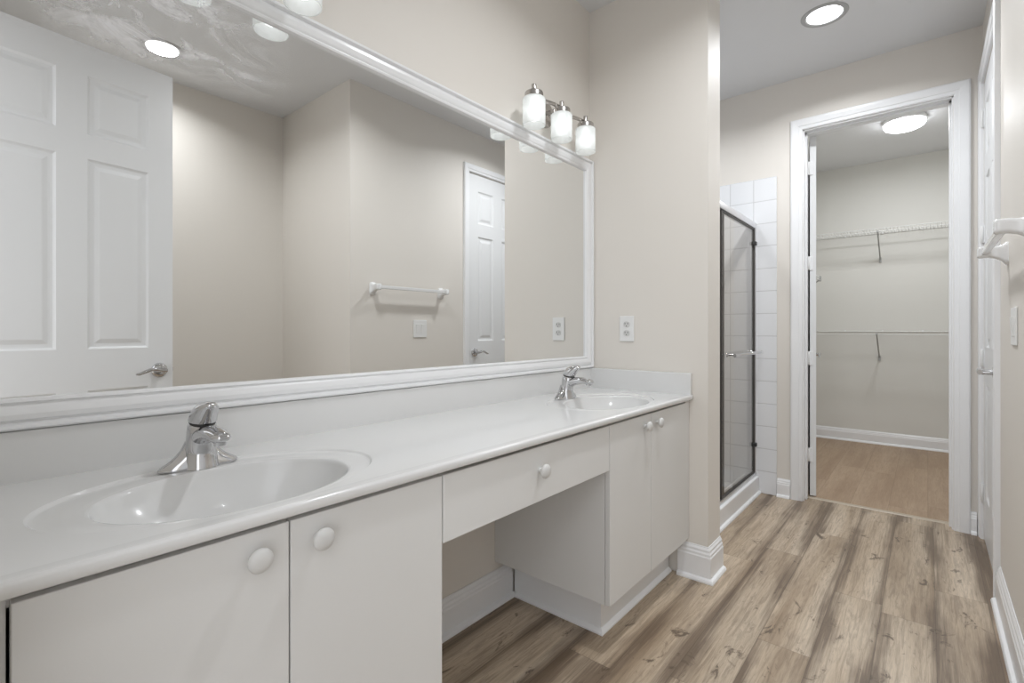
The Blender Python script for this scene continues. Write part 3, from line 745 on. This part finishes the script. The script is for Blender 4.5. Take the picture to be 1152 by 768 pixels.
# towel bar on the outer panel
bm = B(); zb_ = 0.958
tube(bm, [(0.492, 3.00, zb_), (0.492, 3.575, zb_)], 0.010, 14)
for yy in (3.03, 3.545):
    tube(bm, [(0.440, yy, zb_), (0.492, yy, zb_)], 0.006, 10); lathe(bm, [(0, 0), (0.013, 0), (0.013, 0.006), (0, 0.007)], 16, T(0.4395, yy, zb_) @ RX90)
for yy in (2.992, 3.575): lathe(bm, [(0, 0), (0.011, 0), (0.011, 0.010), (0, 0.010)], 14, T(0.492, yy, zb_) @ Matrix.Rotation(-PI/2, 4, 'X'))
obj('towel_rail', bm, M['chrome'], g1, auto=40)
for z_ in (0.33, 1.69):
    bm = B(); box(bm, 0.425, 0.455, y1-0.050, y1-0.018, z_-0.012, z_+0.012, 0.003); obj('bumper', bm, M['dark'], ed)

# ------------------------------------------------------------------ closet wire shelves
def wire_shelf(label, x0, x1, z, brackets, group):
    t = thing('wire_shelf', label, 'shelf', (0, YC, z), 0, group)
    D = 0.305
    bm = B()
    n = int((x1-x0)/0.0254)
    for k in range(n+1):
        x = x0+(x1-x0)*k/n
        tube(bm, [(x, -0.004, 0), (x, -D, 0), (x, -D-0.003, -0.004), (x, -D-0.003, -0.030)], 0.0019, 5)
    for y, zz, r in ((-0.006, -0.003, 0.003), (-D*0.5, -0.0035, 0.003), (-D, -0.003, 0.0035), (-D-0.004, -0.030, 0.0038)):
        tube(bm, [(x0, y, zz), (x1, y, zz)], r, 6)
    obj('wire_deck', bm, M['wire'], t)
    for xb in brackets:
        bm = B(); secs = []
        tube(bm, [(xb, -D+0.002, -0.030), (xb+0.002, -0.012, -0.255)], 0.006, 8); box(bm, xb-0.008, xb+0.012, -0.014, -0.0005, -0.285, -0.235, 0.002); box(bm, xb-0.008, xb+0.008, -D-0.010, -D+0.012, -0.036, -0.020, 0.002)
        obj('bracket', bm, M['bracket'], t)
        bm = B()
    nclip = int((x1-x0)/0.30)
    for k in range(nclip):
        x = x0+0.1+0.30*k; bm = B(); box(bm, x-0.006, x+0.006, -0.012, -0.0005, -0.010, 0.010, 0.002); obj('wall_clip', bm, M['plastic'], t)
    return t
M['bracket'] = mat('grey bracket', (0.42, 0.42, 0.41), 0.45)
wire_shelf('upper white wire shelf high on the closet back wall', 0.305, 1.845, 2.045, (0.985, 1.60), 'wire shelves on the closet back wall')
wire_shelf('lower white wire shelf at mid height on the closet back wall', 0.305, 1.845, 1.095, (0.978, 1.60), 'wire shelves on the closet back wall')
# side shelf on the closet's left wall; only its end shows past the door
t = thing('wire_shelf', 'end of a wire side shelf peeking past the open closet door', 'shelf', (0.30, 0, 1.565))
bm = B(); ya, yb, D = 4.765, 4.98, 0.325
n = int((yb-ya)/0.0254)
for k in range(n+1):
    y = ya+(yb-ya)*k/n; tube(bm, [(0.004, y, 0), (D, y, 0), (D+0.003, y, -0.004), (D+0.003, y, -0.030)], 0.0019, 5)
for x, zz, r in ((0.006, -0.003, 0.003), (D*0.5, -0.0035, 0.003), (D, -0.003, 0.0035), (D+0.004, -0.030, 0.0038)): tube(bm, [(x, ya, zz), (x, yb, zz)], r, 6)
obj('wire_deck', bm, M['wire'], t)
bm = B(); box(bm, D-0.004, D+0.012, yb-0.012, yb+0.006, -0.040, 0.006, 0.002); obj('end_cap', bm, M['bracket'], t)
bm = B(); tube(bm, [(D-0.002, yb-0.01, -0.03), (0.012, yb-0.01, -0.255)], 0.005, 8); obj('bracket', bm, M['bracket'], t)
